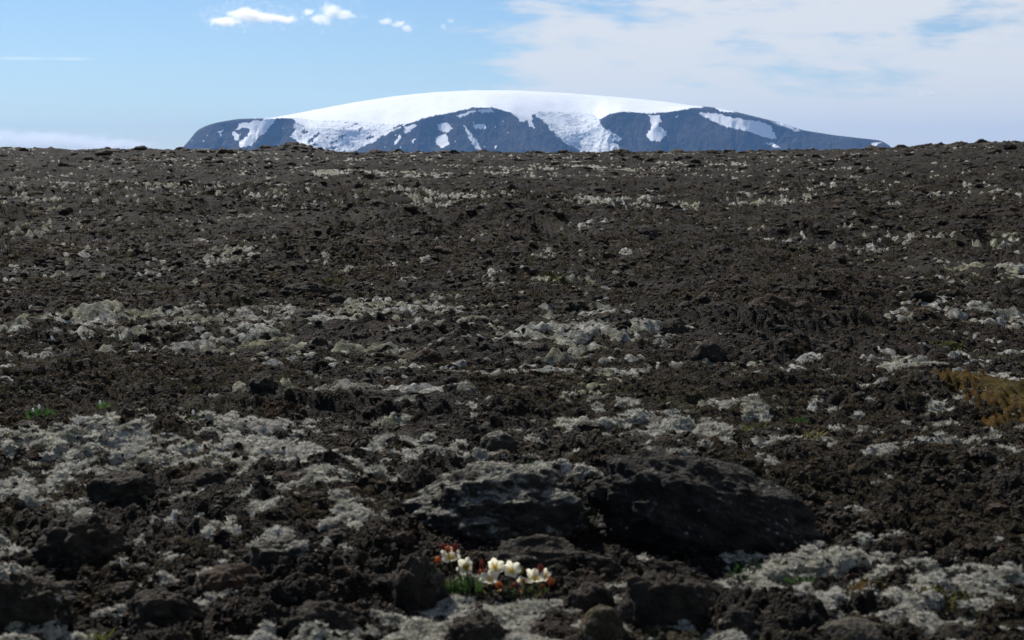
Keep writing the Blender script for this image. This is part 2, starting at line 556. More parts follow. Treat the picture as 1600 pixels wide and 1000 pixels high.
moss_q = (qg.max(1) > 0.0) & (rq < RIDGE_R + 10) & (rq > 1.0)
lava_q = ~((qg.min(1) > 0.15) & moss_q)


def sub_mesh(name, z, q):
    used = np.unique(q)
    remap = np.full(NR * NC, -1, np.int32)
    remap[used] = np.arange(len(used))
    co = np.stack([GX[used], GY[used], z[used]], -1)
    return mesh_from(name, co, quads=remap[q]), used


me, used = sub_mesh('lava_field', ZL, quads[lava_q])
tag(link('lava_field', me, M_LAVA), 'rough dark lava ground rising gently to the skyline', kind='structure')
me, used = sub_mesh('grey_moss', ZM, quads[moss_q])
moss_obj = tag(link('grey_moss', me, M_MOSS), 'pale grey woolly moss spread over the lava', kind='stuff')
print('lava quads', int(lava_q.sum()), 'moss quads', int(moss_q.sum()), 'rows', NR, 'cols', NC)

# ------------------------------------------------------------------ mountain with its ice cap
MD, MPX = 14000.0, 14000.0 / FPX
sil_x = [262, 285, 298, 312, 330, 345, 375, 430, 470, 500, 560, 620, 680, 740, 800, 860, 920, 980, 1040, 1075, 1110, 1150, 1200, 1250, 1300, 1350, 1372, 1388, 1410]
sil_y = [262, 235, 222, 204, 196, 192, 187, 185, 178, 172, 161, 152, 146, 143.2, 143.2, 146, 150, 155, 161, 166, 169, 177, 189, 204, 212, 217.5, 220, 229, 262]
rim_x = [262, 285, 298, 312, 345, 380, 430, 450, 462, 480, 520, 560, 600, 640, 700, 760, 800, 840, 870, 905, 930, 945, 970, 1010, 1040, 1072, 1110, 1150, 1200, 1250, 1300, 1350, 1372, 1388, 1410]
rim_y = [262, 237, 224, 206, 193, 189, 187, 186, 189, 200, 202, 204, 203, 195, 178, 170, 177, 192, 205, 210, 200, 184, 176, 178, 177, 171, 173, 180, 191, 205.5, 213, 218.5, 221, 230, 262]
ICE_CAP = [(395, 186), (430, 183.5), (470, 176), (500, 168), (560, 157), (620, 148), (740, 138), (860, 141), (980, 150), (1075, 162), (1098, 168.5), (1070, 172), (1040, 177),
           (1010, 178.5), (985, 176), (962, 176.5), (948, 181), (935, 188), (925, 180), (880, 176), (842, 176), (815, 190), (806, 183), (795, 176), (772, 170), (742, 169), (708, 177), (668, 184), (640, 194), (610, 196),
           (575, 192), (540, 190), (505, 190), (462, 186), (440, 186)]
TONGUES = [  # glaciers flowing down between the cliffs
    ('glacier_tongue', [(462, 186), (505, 190), (540, 190), (575, 192), (612, 196), (640, 194), (618, 205), (598, 213), (586, 222), (556, 236), (540, 262), (490, 262), (492, 236), (470, 226), (458, 214), (464, 205)]),
    ('icefall', [(842, 176), (880, 176), (925, 180), (935, 188), (937, 195), (948, 203), (968, 214), (972, 218), (958, 222), (975, 238), (990, 262), (920, 262), (905, 235), (880, 222), (862, 206), (848, 190), (832, 178)]),
]
PATCHES = [[(420, 187), (436, 186), (428, 197), (416, 208), (404, 218), (394, 228), (378, 232), (376, 224), (390, 212), (396, 205), (388, 200), (372, 204), (378, 194), (400, 191)],
           [(1012, 181), (1028, 182), (1030, 190), (1027, 197), (1038, 206), (1037, 214), (1030, 222), (1014, 220), (1008, 211), (1016, 202), (1014, 192)],
           [(1086, 177), (1110, 177.5), (1140, 184), (1160, 188), (1182, 190), (1200, 197), (1210, 215), (1204, 218), (1188, 214), (1168, 206), (1146, 202), (1124, 196), (1104, 187)],
           [(806, 179), (832, 180), (830, 196), (824, 190), (814, 191)], [(822, 186), (830, 186), (834, 202), (828, 198)],
           [(714, 182), (742, 173), (746, 176), (730, 180), (718, 185)], [(746, 173), (768, 171.5), (772, 178), (760, 176), (752, 178)],
           [(632, 200), (648, 194), (652, 197), (642, 207), (634, 210)], [(684, 196), (698, 192), (708, 202), (700, 209), (688, 204)],
           [(684, 214), (698, 210), (704, 226), (692, 232), (682, 226)], [(726, 196), (732, 204), (748, 222), (752, 234), (742, 232), (732, 214)], [(738, 196), (756, 195), (758, 202), (744, 202)],
           [(368, 206), (378, 211), (376, 222), (368, 218)], [(346, 206), (352, 203), (349, 213)], [(618, 222), (626, 212), (627, 217), (620, 228)], [(644, 222), (650, 216), (648, 225)],
           [(1112, 169.5), (1134, 171), (1146, 178), (1122, 175)], [(1200, 190.5), (1222, 196), (1248, 205), (1240, 206), (1216, 198)], [(1052, 183), (1060, 180), (1056, 186)],
           [(1196, 224), (1206, 224), (1216, 232), (1204, 230)], [(1356, 224), (1372, 223), (1366, 229), (1360, 228)], [(584, 214), (598, 204), (596, 214), (586, 222)]]


def inside(poly, x, y):
    p = np.array(poly, float)
    q = np.roll(p, -1, axis=0)
    c = np.zeros(x.shape, bool)
    for (x0, y0), (x1, y1) in zip(p, q):
        if y0 != y1:
            m = ((y0 > y) != (y1 > y)) & (x < (x1 - x0) * (y - y0) / (y1 - y0) + x0)
            c ^= m
    return c


MX = np.linspace(262, 1410, 760)
SS = np.concatenate([np.linspace(0, 0.30, 100, endpoint=False), np.linspace(0.30, 0.72, 70, endpoint=False), np.linspace(0.72, 1.0, 16)])
S2, X2 = np.meshgrid(SS, MX, indexing='ij')
def smooth_line(xs, ys, k):
    v = YH - np.interp(MX, xs, ys)
    ker = np.hanning(k + 2)[1:-1]
    v = np.convolve(np.pad(v, k // 2, mode='edge'), ker / ker.sum(), mode='valid')
    return np.broadcast_to(v[None, :], X2.shape)


silE = smooth_line(sil_x, sil_y, 13)
rimE = np.minimum(smooth_line(rim_x, rim_y, 13), silE - 1.0)
baseE = -10.0 * np.ones_like(X2)
t1 = np.clip(S2 / 0.30, 0, 1)
t2 = np.clip((S2 - 0.30) / 0.42, 0, 1)
t3 = np.clip((S2 - 0.72) / 0.28, 0, 1)
_w = perlin2(X2 / 26, S2 * 9, 70) * 14 + perlin2(X2 / 9, S2 * 26, 69) * 3
runnel = perlin2((X2 + _w) / 17, S2 * 8 + X2 / 60, 71) * 6 + perlin2((X2 + _w) / 7, S2 * 22, 72) * 2.8 + perlin2(X2 / 2.8, S2 * 50, 73) * 1.0
prof = 0.45 * t1 + 0.55 * t1 ** 1.7
cliff = baseE + (rimE - baseE) * prof + runnel * np.sin(np.pi * t1) * 1.0
dome = rimE + (silE - rimE) * (1 - (1 - t2) ** 1.9)
back = silE * (1 - t3 * t3) + baseE * t3 * t3
E = np.where(S2 < 0.30, cliff, np.where(S2 < 0.72, dome, back))
E = E + np.where((S2 > 0.3) & (S2 < 0.7), perlin2(X2 / 22, S2 * 14, 74) * 0.5, 0) * (silE - rimE) / 40
_icy = sstep(0, 4, np.minimum(X2 - 835, 985 - X2)) + 0.6 * sstep(0, 8, np.minimum(X2 - 458, 640 - X2))
E = E + _icy * (S2 > 0.02) * (S2 < 0.34) * (np.abs(perlin2(X2 / 4.5, S2 * 55, 76)) * 2.6 - .6 + perlin2(X2 / 2.2, S2 * 110, 77) * 0.8)
# the foot of each cliff bulges forward as a buttress
YD = 12600 + S2 * 4600 + (perlin2(X2 / 60, X2 * 0, 75) * 420) * np.sin(np.pi * np.clip(S2 / 0.30, 0, 1))
Z = E * MPX * (YD / MD) + CAM_H
XW = (X2 - 800) * MPX * (YD / MD)
Z = np.maximum(Z, -75)
mco = np.stack([XW.ravel(), YD.ravel(), Z.ravel()], -1)
mi = np.arange(X2.size).reshape(X2.shape)
mq = np.stack([mi[:-1, :-1], mi[:-1, 1:], mi[1:, 1:], mi[1:, :-1]], -1).reshape(-1, 4)
fx = X2.ravel()[mq].mean(1)
fe = YH - E.ravel()[mq].mean(1)
fs = S2.ravel()[mq].mean(1)
jx = perlin2(fx / 7, fe / 7, 81) * 3.0 + perlin2(fx / 3.4, fe / 4.6, 82) * 2.2
je = perlin2(fx / 7, fe / 7, 83) * 2.0 + perlin2(fx / 3.4, fe / 4.6, 84) * 1.8
mid = np.zeros(len(mq), np.int32)                         # 0 rock, 1 cap, 2.. tongues, then patches
front = fs < 0.74
for k, p in enumerate(PATCHES):
    mid[inside(p, fx + jx * .7, fe + je * .7) & (fs < 0.72)] = 10 + k
for k, (nm, p) in enumerate(TONGUES):
    mid[inside(p, fx + jx * .8, fe + je * .8) & front] = 2 + k
cap = inside(ICE_CAP, fx + jx * 0.5, fe + je * 0.5)
mid[cap] = 1
mid[(fs > 0.69) & (fx > 440) & (fx < 1080)] = 1
# rock ribs showing through the ice
rib = perlin2(fx / 14 + fe / 12, fe / 8, 85) + 0.35 * perlin2(fx / 3, fe / 3, 86)
mid[(mid == 2) & (rib > 0.45) & (fe > 192)] = 0
speck = perlin2(fx / 4, fe / 9, 87) + 0.35 * perlin2(fx / 2.5, fe / 4.5, 88)
mid[(mid == 0) & (speck > 0.80) & (fs < 0.3) & (fe > 188) & (fx < 800)] = 60


def rock_far():
    m, N = new_mat('mountain_rock')
    P = N.n('ShaderNodeNewGeometry').outputs['Position']
    a = N.noise(N.mapping(P, (1, .3, 2.2)), 0.0035, 6, 0.6)
    b = N.noise(N.mapping(P, (1, .3, .35)), 0.012, 5, 0.65)
    col = N.mix(N.ramp(a, .38, .62), (0.022, 0.019, 0.022), (0.055, 0.045, 0.043))
    col = N.mix(N.math('MULTIPLY', N.ramp(b, .5, .68), .6), col, (0.075, 0.063, 0.06))
    nb = N.n('ShaderNodeBump', {'Height': N.math('ADD', a, b), 'Strength': 1.0, 'Distance': 130}).outputs[0]
    finish(N, col, .95, nb, 0.05)
    return m


def snow(name, c, crev=0.0):
    m, N = new_mat(name)
    P = N.n('ShaderNodeNewGeometry').outputs['Position']
    a = N.noise(N.mapping(P, (1, .5, 3.0)), 0.006, 6, 0.65)
    f = N.noise(N.mapping(P, (1, .5, 2.2)), 0.022, 4, 0.7)
    col = c
    if crev:
        k = N.math('MULTIPLY', N.ramp(N.math('ADD', N.math('MULTIPLY', a, .5), N.math('MULTIPLY', f, .5)), .47, .62), crev)
        col = N.mix(k, c, (0.15, 0.20, 0.27))
    nb = N.n('ShaderNodeBump', {'Height': N.math('ADD', a, f), 'Strength': 0.12 + crev * .9, 'Distance': 22 if crev else 6}).outputs[0]
    finish(N, col, .75, nb, 0.2)
    return m


M_FARROCK, M_SNOW, M_ICE, M_FALL = rock_far(), snow('snow', (0.90, 0.91, 0.92), .10), snow('glacier_ice', (0.86, 0.87, 0.87), .6), snow('crevassed_ice', (0.84, 0.86, 0.87), .75)


def mpart(name, sel, mat, parent=None):
    if sel.sum() < 3:
        return None
    q = mq[sel]
    u = np.unique(q)
    rm = np.full(len(mco), -1, np.int32)
    rm[u] = np.arange(len(u))
    return link(name, mesh_from(name, mco[u], quads=rm[q]), mat, parent)


mountain = tag(mpart('mountain', mid == 0, M_FARROCK), 'broad dark mountain with cliffs under a domed ice cap', kind='structure')
mpart('ice_cap', mid == 1, M_SNOW, mountain)
for k, (nm, p) in enumerate(TONGUES):
    mpart(nm, mid == 2 + k, M_FALL if nm == 'icefall' else M_ICE, mountain)
for k in range(len(PATCHES)):
    mpart('snow_patch', mid == 10 + k, M_SNOW, mountain)
o = mpart('snow_streaks', mid == 60, M_SNOW, mountain)
if o:
    o['kind'] = 'stuff'

# ------------------------------------------------------------------ haze in the air
def box_mesh(name, lo, hi):
    co = [(x, y, z) for x in (lo[0], hi[0]) for y in (lo[1], hi[1]) for z in (lo[2], hi[2])]
    return mesh_from(name, np.array(co), quads=[(0, 1, 3, 2), (4, 6, 7, 5), (0, 4, 5, 1), (2, 3, 7, 6), (0, 2, 6, 4), (1, 5, 7, 3)], smooth=False)


hm = bpy.data.materials.new('haze')
hm.use_nodes = True
H = NT(hm.node_tree)
pv = H.n('ShaderNodeVolumePrincipled', {'Color': (0.25, 0.52, 1.0), 'Density': 2.5e-5, 'Anisotropy': 0.1})
H.link(pv.outputs[0], H.n('ShaderNodeOutputMaterial').inputs['Volume'])
tag(link('haze', box_mesh('haze', (-31000, -31000, -85), (31000, 31000, 900)), hm), 'faint blue haze in the air before the mountain', kind='stuff')

# ------------------------------------------------------------------ clouds (real volumes far beyond the lava field)
def cloud(px, py, w, h, dist, label, dens, seed, lumps, flat=0.35):
    """a small cumulus: overlapping lumps define a soft density inside one closed shell"""
    m = bpy.data.materials.new('cloud_vapour')
    m.use_nodes = True
    N = NT(m.node_tree)
    s = dist / FPX
    c = at_depth(px, py, dist)
    sx, sz = w * s / 2, h * s / 2
    sy = sx * 0.55
    tcn = N.n('ShaderNodeTexCoord').outputs['Object']
    q = N.mapping(tcn, (1 / sx, 1 / sy, 1 / sz))
    wob = N.n('ShaderNodeTexNoise', {'Vector': N.mapping(tcn, (1 / sz, 1 / sz, 1 / sz), (seed * 3.1, 0, 0)), 'Scale': 1.1, 'Detail': 5, 'Roughness': 0.62})
    off = N.n('ShaderNodeVectorMath', {0: wob.outputs['Color'], 1: (0.5, 0.5, 0.5)}, operation='SUBTRACT').outputs[0]
    q = N.n('ShaderNodeVectorMath', {0: off, 1: (0.55, 0.6, 0.95), 2: q}, operation='MULTIPLY_ADD').outputs[0]
    tot = None
    for (lx, lz, lr, lh) in lumps:
        d = N.n('ShaderNodeVectorMath', {0: N.mapping(q, (1 / lr, 1.0 / 0.75, 1 / lh), (-lx / lr, 0, -lz / lh))}, operation='LENGTH').outputs['Value']
        v = N.ramp(d, 1.0, 0.25, 0, 1)
        tot = v if tot is None else N.math('MAXIMUM', tot, v)
    fine = N.noise(N.mapping(tcn, (1 / sz, 1 / sz, 1 / sz)), 2.4, 5, 0.65)
    den = N.math('MULTIPLY', N.ramp(N.math('ADD', tot, N.math('MULTIPLY', N.math('SUBTRACT', fine, 0.5), 2.3)), 0.10, 1.3), dens / sz)
    v = N.n('ShaderNodeVolumePrincipled', {'Color': (1, 1, 1), 'Density': den, 'Anisotropy': 0.55})
    N.link(v.outputs[0], N.n('ShaderNodeOutputMaterial').inputs['Volume'])
    # closed lumpy shell
    import bmesh
    bm = bmesh.new()
    bmesh.ops.create_icosphere(bm, subdivisions=3, radius=1)
    for vv in bm.verts:
        n = vv.co.normalized()
        vv.co = Vector((n.x * sx * 1.35, n.y * sy * 1.3, n.z * sz * 1.45))
    me = bpy.data.meshes.new('cumulus_cloud')
    bm.to_mesh(me)
    bm.free()
    o = link('cumulus_cloud', me, m)
    o.location = c
    m.cycles.volume_step_rate = 0.5
    return tag(o, label, 'cloud', 'small clouds above the mountain')


CD = 22000
cloud(392, 26, 136, 36, CD, 'long white cumulus cloud, leftmost of the small clouds', 2.4, 1, [(-.55, -.4, .5, .45), (-.1, .15, .5, .8), (.35, -.1, .5, .6), (.8, -.25, .3, .4)])
cloud(516, 22, 92, 44, CD, 'puffy white cumulus cloud, middle of the three small clouds', 2.0, 2, [(0, .2, .5, .8), (.5, -.1, .5, .45), (-.3, -.4, .5, .5), (-.75, .2, .28, .3)])
cloud(618, 38, 56, 30, CD, 'smallest white cumulus cloud, right of the middle cloud', 1.5, 3, [(-.5, .3, .5, .5), (.2, 0, .6, .5), (.6, -.4, .4, .5)])
cloud(697, 36, 32, 26, CD, 'faint wisp of cloud above the left shoulder of the ice cap', 0.7, 4, [(-.3, -.4, .5, .5), (.4, .3, .6, .4)])
cloud(1447, 146, 36, 17, CD, 'tiny pale cloud low above the right end of the mountain', 1.6, 5, [(-.3, 0, .5, .6), (.3, -.1, .6, .5)])
cloud(50, 214, 400, 62, 30000, 'low white cloud bank on the left skyline', 0.75, 6, [(-.5, .1, .6, .6), (.1, -.1, .7, .5), (.6, -.35, .5, .35)])
cloud(70, 92, 190, 11, CD, 'thin white streak of cloud high on the left', 0.05, 7, [(-.4, .1, .7, .6), (.4, 0, .6, .5)])

# ------------------------------------------------------------------ lava rocks
import bmesh


_ico = {}


def ico(sub):
    if sub not in _ico:
        bm = bmesh.new()
        bmesh.ops.create_icosphere(bm, subdivisions=sub, radius=1)
        v = np.array([x.co[:] for x in bm.verts], np.float32)
        f = np.array([[y.index for y in x.verts] for x in bm.faces], np.int32)
        bm.free()
        v /= np.linalg.norm(v, axis=1)[:, None]
        _ico[sub] = (v, f)
    return _ico[sub]


def rock_mesh(name, sub, seed, lobes=(), cuts=7, rough=1.0, scale=(1, 1, 1), soft=0.0):
    """angular, pitted lump: planes cut the ball, then layers of noise break it up"""
    v, f = ico(sub)
    rg = np.random.default_rng(1000 + seed)
    r = np.ones(len(v), np.float32)
    for (d, a, k) in lobes:
        d = np.array(d, float)
        d /= np.linalg.norm(d)
        r += a * np.exp(k * (v @ d - 1)).astype(np.float32)
    for _ in range(cuts):
        d = rg.normal(size=3)
        d /= np.linalg.norm(d)
        lim = rg.uniform(0.72, 0.98)
        proj = v @ d.astype(np.float32)
        lim_r = np.where(proj > 0.15, lim / np.maximum(proj, 0.15), 9)
        r = np.where(r > lim_r, lim_r + (r - lim_r) * 0.15, r)
    p = v * r[:, None]
    amp, fr = 0.20 * rough, 1.5
    lev = {2: 3, 3: 4, 4: 6, 5: 7, 6: 8}[sub]
    disp = np.zeros(len(v), np.float32)
    for i in range(lev):
        n = perlin3(p * fr, seed * 3 + i)
        disp += amp * ((np.abs(n) * 1.8 - 0.4) * 0.75 + 0.45 * n) * (1 - soft * min(i, 3) / 3)
        amp *= 0.62
        fr *= 1.95
    pit = perlin3(p * 7.0, seed + 77)
    disp -= 0.05 * rough * np.clip(pit - 0.25, 0, 1) * (1 - soft)
    p = v * (r + disp)[:, None]
    p *= np.array(scale, np.float32)
    return mesh_from(name, p, tris=f)


SOLID = []      # footprints of the large rocks, so that the scattered ones keep clear


def boulder(px0, px1, ytop, ybase, label, seed, mat=M_ROCK, sub=5, depth=0.8, tilt=0.0, yaw=0.0, lobes=(), cuts=7, rough=1.0, name='lava_boulder', group=None, sink=0.32, soft=0.0, dy=0.0, low=1.0):
    cx = (px0 + px1) / 2
    gx, gy = ground_hit(cx, ybase)
    gy += dy
    d = gy
    w = (px1 - px0) * d / FPX / 2
    top = at_depth(cx, ytop, d + w * depth * 0.5)
    gz = float(base_height(np.array([gx]), np.array([gy]))[0])
    hh = max(top.z - gz, 0.3 * w)
    sz = hh / (2 - 2 * sink)
    sz *= 0.86 * low
    w *= 0.92
    me = rock_mesh(name, sub, seed, lobes, cuts, rough, (w, w * depth, sz * 1.0), soft)
    o = link(name, me, mat)
    o.location = (cx * 0 + gx * (d + w * depth * .55) / d, d + w * depth * 0.55, gz + sz * (1 - 2 * sink) )
    o.rotation_euler = (0, tilt, yaw)
    SOLID.append((o.location.x, o.location.y, w * 1.0, w * depth))
    return tag(o, label, 'lava rock', group)


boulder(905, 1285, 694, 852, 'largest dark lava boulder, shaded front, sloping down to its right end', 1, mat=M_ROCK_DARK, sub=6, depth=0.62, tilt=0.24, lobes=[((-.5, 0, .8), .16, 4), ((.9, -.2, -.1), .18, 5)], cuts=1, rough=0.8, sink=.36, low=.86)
boulder(640, 930, 722, 850, 'dark lava hump left of the largest boulder, pale moss on its crown', 2, mat=M_ROCK_MOSSY, sub=6, depth=0.75, lobes=[((.1, .2, 1), .18, 5)], cuts=0, rough=1.0, sink=.36)
boulder(735, 965, 838, 908, 'low dark lava ledge just behind the white flowers', 3, sub=5, depth=0.5, cuts=6, rough=1.0, sink=.36)
boulder(960, 1118, 876, 990, 'blocky dark lava rock right of the white flowers', 4, sub=5, depth=0.7, cuts=8, rough=0.9)
boulder(596, 702, 856, 965, 'upright dark lava rock left of the white flowers', 5, sub=5, depth=0.8, cuts=7)
boulder(375, 505, 800, 905, 'dark lava lump under pale moss, left of the flowers', 6, low=.68, mat=M_ROCK_MOSSY, sub=5, depth=0.8, cuts=7)
boulder(50, 200, 765, 880, 'middle rock of the dark lava ridge in the lower left corner', 7, low=.68, sub=5, depth=0.9, tilt=-0.3, yaw=0.4, cuts=5, rough=1.4, sink=.42)
boulder(-40, 120, 850, 985, 'lowest rock of the dark lava ridge, at the left edge', 40, low=.68, sub=5, depth=0.9, tilt=-0.3, yaw=0.3, cuts=5, rough=1.4, sink=.42)
boulder(130, 250, 705, 790, 'topmost rock of the dark lava ridge in the lower left corner', 8, low=.68, sub=5, depth=0.9, cuts=7)
boulder(262, 376, 704, 778, 'peaked dark lava rock with a brown side above the pale moss', 9, low=.68, sub=5, depth=0.8, lobes=[((.2, 0, 1), .35, 6)], cuts=6, mat=M_ROCK)
boulder(190, 320, 880, 985, 'dark lava lump just right of the ridge in the lower left corner', 10, low=.68, sub=5, depth=0.8)
boulder(430, 572, 905, 1010, 'dark lava rock on the bottom edge left of the flowers', 11, low=.68, sub=5, depth=0.7)
boulder(300, 420, 855, 935, 'brownish lava lump between the lower left ridge and the moss', 12, low=.68, sub=5, depth=0.8, mat=M_ROCK_BROWN)
boulder(690, 800, 952, 1025, 'dark lava rock on the bottom edge below the flowers', 13, sub=5, depth=0.7)
boulder(900, 980, 938, 1012, 'rounded lava stone with yellowish lichen on the bottom edge', 14, sub=5, depth=0.9, mat=M_ROCK_YELLOW, cuts=3, rough=0.5, soft=.5)
boulder(1255, 1405, 958, 1030, 'smooth grey lava slab on the bottom edge', 15, sub=5, depth=0.8, mat=M_ROCK_GREY, cuts=3, rough=0.35, soft=.8, sink=.4)
boulder(1452, 1530, 968, 1030, 'small black rounded stone in the bottom right corner', 16, sub=5, depth=0.9, cuts=4, rough=0.5, soft=.4)
boulder(1112, 1192, 945, 1015, 'dark lava rock between the blocky rock and the grey slab', 17, sub=5, depth=0.8)
boulder(885, 962, 905, 965, 'small dark lava rock right of the flower clump', 18, sub=4, depth=0.8)
boulder(1140, 1280, 455, 520, 'tall brown lava mound in the middle distance on the right', 19, sub=5, depth=0.7, mat=M_ROCK_BROWN)
boulder(1082, 1160, 465, 512, 'dark lava mound adjoining the tall brown mound', 20, sub=5, depth=0.8)
boulder(1205, 1312, 526, 566, 'black lava lump below the tall brown mound', 21, sub=4, depth=0.7)
boulder(1078, 1134, 528, 572, 'dark lava rock left of the black lump', 22, sub=4, depth=0.8)
boulder(322, 398, 440, 472, 'dark lava rock on the left above the pale moss band', 23, sub=4, depth=0.8)
boulder(436, 522, 438, 464, 'low dark lava ledge on the left beside the moss band', 24, sub=4, depth=0.6)
boulder(1412, 1474, 476, 506, 'brown lava rock right of the tall brown mound', 25, sub=4, depth=0.8, mat=M_ROCK_BROWN)
boulder(1312, 1352, 482, 512, 'small dark lava rock between the two brown mounds', 26, sub=4, depth=0.8)
boulder(1290, 1382, 328, 352, 'wide dark lava ledge far up the slope on the right', 27, sub=4, depth=0.7)
boulder(1500, 1545, 352, 388, 'dark lava rock far up the slope near the right edge', 28, sub=4, depth=0.8)
boulder(36, 90, 488, 520, 'dark grey lava rock near the left edge in the middle distance', 29, sub=4, depth=0.8)
boulder(112, 196, 476, 502, 'flat brown lava rock left of the pale moss band', 30, sub=4, depth=0.8, mat=M_ROCK_BROWN)
boulder(428, 490, 225, 237, 'dark lava knoll standing on the skyline before the mountain', 31, sub=5, depth=0.8, cuts=0, rough=1.0, sink=.62, lobes=[((0, 0, 1), .3, 6)])
boulder(745, 812, 668, 712, 'pale mossy stone above the dark hump', 32, sub=4, depth=0.9, mat=M_ROCK_MOSSY, cuts=4, rough=.7)

# scattered rocks that can be picked out one by one: copies of a few shapes
ROCKS = [rock_mesh('lava_rock', 4, 50 + i, cuts=8, rough=1.15, scale=(1, .8 + .3 * random.random(), .55 + .35 * random.random())) for i in range(9)]
for i, me in enumerate(ROCKS):
    me.materials.append(M_ROCK_BROWN if i in (4, 7) else M_ROCK)


def keep_clear(x, y, s=1.0):
    for (a, b, w, d) in SOLID:
        if ((x - a) / (w + s)) ** 2 + ((y - b) / (d + s)) ** 2 < 0.75:
            return False
    return True


n, tries = 0, 0
cand = []
while n < 170 and tries < 5000:
    tries += 1
    px = random.uniform(-5, 1605)
    py = 995 - 680 * random.random() ** 1.15
    x, y = ground_hit(px, py)
    size_px = min(8 * (1 - random.random()) ** -0.5, 24) * (1.0 if py > 480 else 0.8)
    s = size_px * y / FPX
    if not keep_clear(x, y, s) or (670 < px < 890 and 870 < py < 985):
        continue
    cand.append([x, y, s, px, py, random.random() < 0.24])
    n += 1
zs, msy, onm = land_height([c[0] for c in cand], [c[1] for c in cand])
buckets = {}
for k, (x, y, s, px, py, brown) in enumerate(cand):
    band = 'foreground' if py > 800 else ('near ground' if py > 620 else ('middle distance' if py > 450 else 'far slope'))
    lat = 'left' if px < 533 else ('centre' if px < 1067 else 'right')
    key = ('brown' if brown else 'dark grey', 'moss' if onm[k] else 'bare lava', f'{lat} {band}')
    buckets.setdefault(key, []).append(k)
ORD = 'second third fourth fifth sixth seventh eighth ninth tenth eleventh twelfth thirteenth fourteenth fifteenth sixteenth seventeenth eighteenth nineteenth twentieth'.split()
names = {}
for (hue, on, where), ks in buckets.items():
    ks.sort(key=lambda k: cand[k][3])
    for i, k in enumerate(ks):
        if len(ks) == 1:
            names[k] = f'only small {hue} lava rock lying on {on}, {where}'
        else:
            rank = 'leftmost' if i == 0 else ('rightmost' if i == len(ks) - 1 else (ORD[min(i - 1, 18)] + ' from left'))
            names[k] = f'{rank} of the small {hue} lava rocks on {on}, {where}'
brown_i, grey_i = [4, 7], [0, 1, 2, 3, 5, 6, 8]
for k, (x, y, s, px, py, brown) in enumerate(cand):
    me = ROCKS[random.choice(brown_i if brown else grey_i)]
    o = link('lava_rock', me)
    flat = random.uniform(.7, 1.1) * (1 if py > 500 else .7)
    o.location = (x, y, zs[k] - s * 0.05)
    o.scale = (s, s, s * flat)
    o.rotation_euler = (random.uniform(-.35, .35), random.uniform(-.35, .35), random.uniform(0, 6.28))
    tag(o, names[k], 'lava rock', 'loose lava rocks scattered over the field')

# ------------------------------------------------------------------ scattered stuff: rubble, moss tips, heath twigs
def variants(name, meshes):
    c = bpy.data.collections.new(name)
    for i, me in enumerate(meshes):
        c.objects.link(bpy.data.objects.new(f'{name}_piece', me))
    return c


def scatter(name, coll, pos, rot, scl, idx, label, parent=None):
    me = bpy.data.meshes.new(name)
    me.vertices.add(len(pos))
    me.vertices.foreach_set('co', np.ascontiguousarray(pos, np.float32).ravel())
    attr(me, 'srot', rot, 'FLOAT_VECTOR')
    attr(me, 'sscl', scl, 'FLOAT_VECTOR')
    attr(me, 'sidx', idx, 'INT')
    o = link(name, me, None, parent)
    g = bpy.data.node_groups.new(name, 'GeometryNodeTree')
    g.interface.new_socket('Geometry', in_out='INPUT', socket_type='NodeSocketGeometry')
    g.interface.new_socket('Geometry', in_out='OUTPUT', socket_type='NodeSocketGeometry')
    gi, go = g.nodes.new('NodeGroupInput'), g.nodes.new('NodeGroupOutput')
    ci = g.nodes.new('GeometryNodeCollectionInfo')
    ci.inputs['Collection'].default_value = coll
    ci.inputs['Separate Children'].default_value = True
    ci.inputs['Reset Children'].default_value = True
    ip = g.nodes.new('GeometryNodeInstanceOnPoints')
    ip.inputs['Pick Instance'].default_value = True

    def named(nm, typ):
        a = g.nodes.new('GeometryNodeInputNamedAttribute')
        a.data_type = typ
        a.inputs['Name'].default_value = nm
        return next(s for s in a.outputs if s.enabled and s.name == 'Attribute')
    g.links.new(gi.outputs[0], ip.inputs['Points'])
    g.links.new(ci.outputs[0], ip.inputs['Instance'])
    g.links.new(named('sidx', 'INT'), ip.inputs['Instance Index'])
    g.links.new(named('srot', 'FLOAT_VECTOR'), ip.inputs['Rotation'])
    g.links.new(named('sscl', 'FLOAT_VECTOR'), ip.inputs['Scale'])
    g.links.new(ip.outputs[0], go.inputs[0])
    md = o.modifiers.new('scatter', 'NODES')
    md.node_group = g
    return tag(o, label, kind='stuff')


def screen_samples(n, seed, y_lo=244, y_hi=1040, pw=1.0, x_lo=-120, x_hi=1720):
    """ground positions spread so that near and far ground get the same density to the eye"""
    rg = np.random.default_rng(seed)
    px = rg.uniform(x_lo, x_hi, n)
    py = y_hi - (y_hi - y_lo) * rg.random(n) ** pw
    tab_y = np.linspace(y_lo - 2, y_hi + 2, 260)
    tab_d = np.array([ground_hit(800, t)[1] for t in tab_y])
    d = np.interp(py, tab_y, tab_d) * rg.uniform(0.97, 1.03, n)
    return (px - 800) / FPX * d, d, py, rg


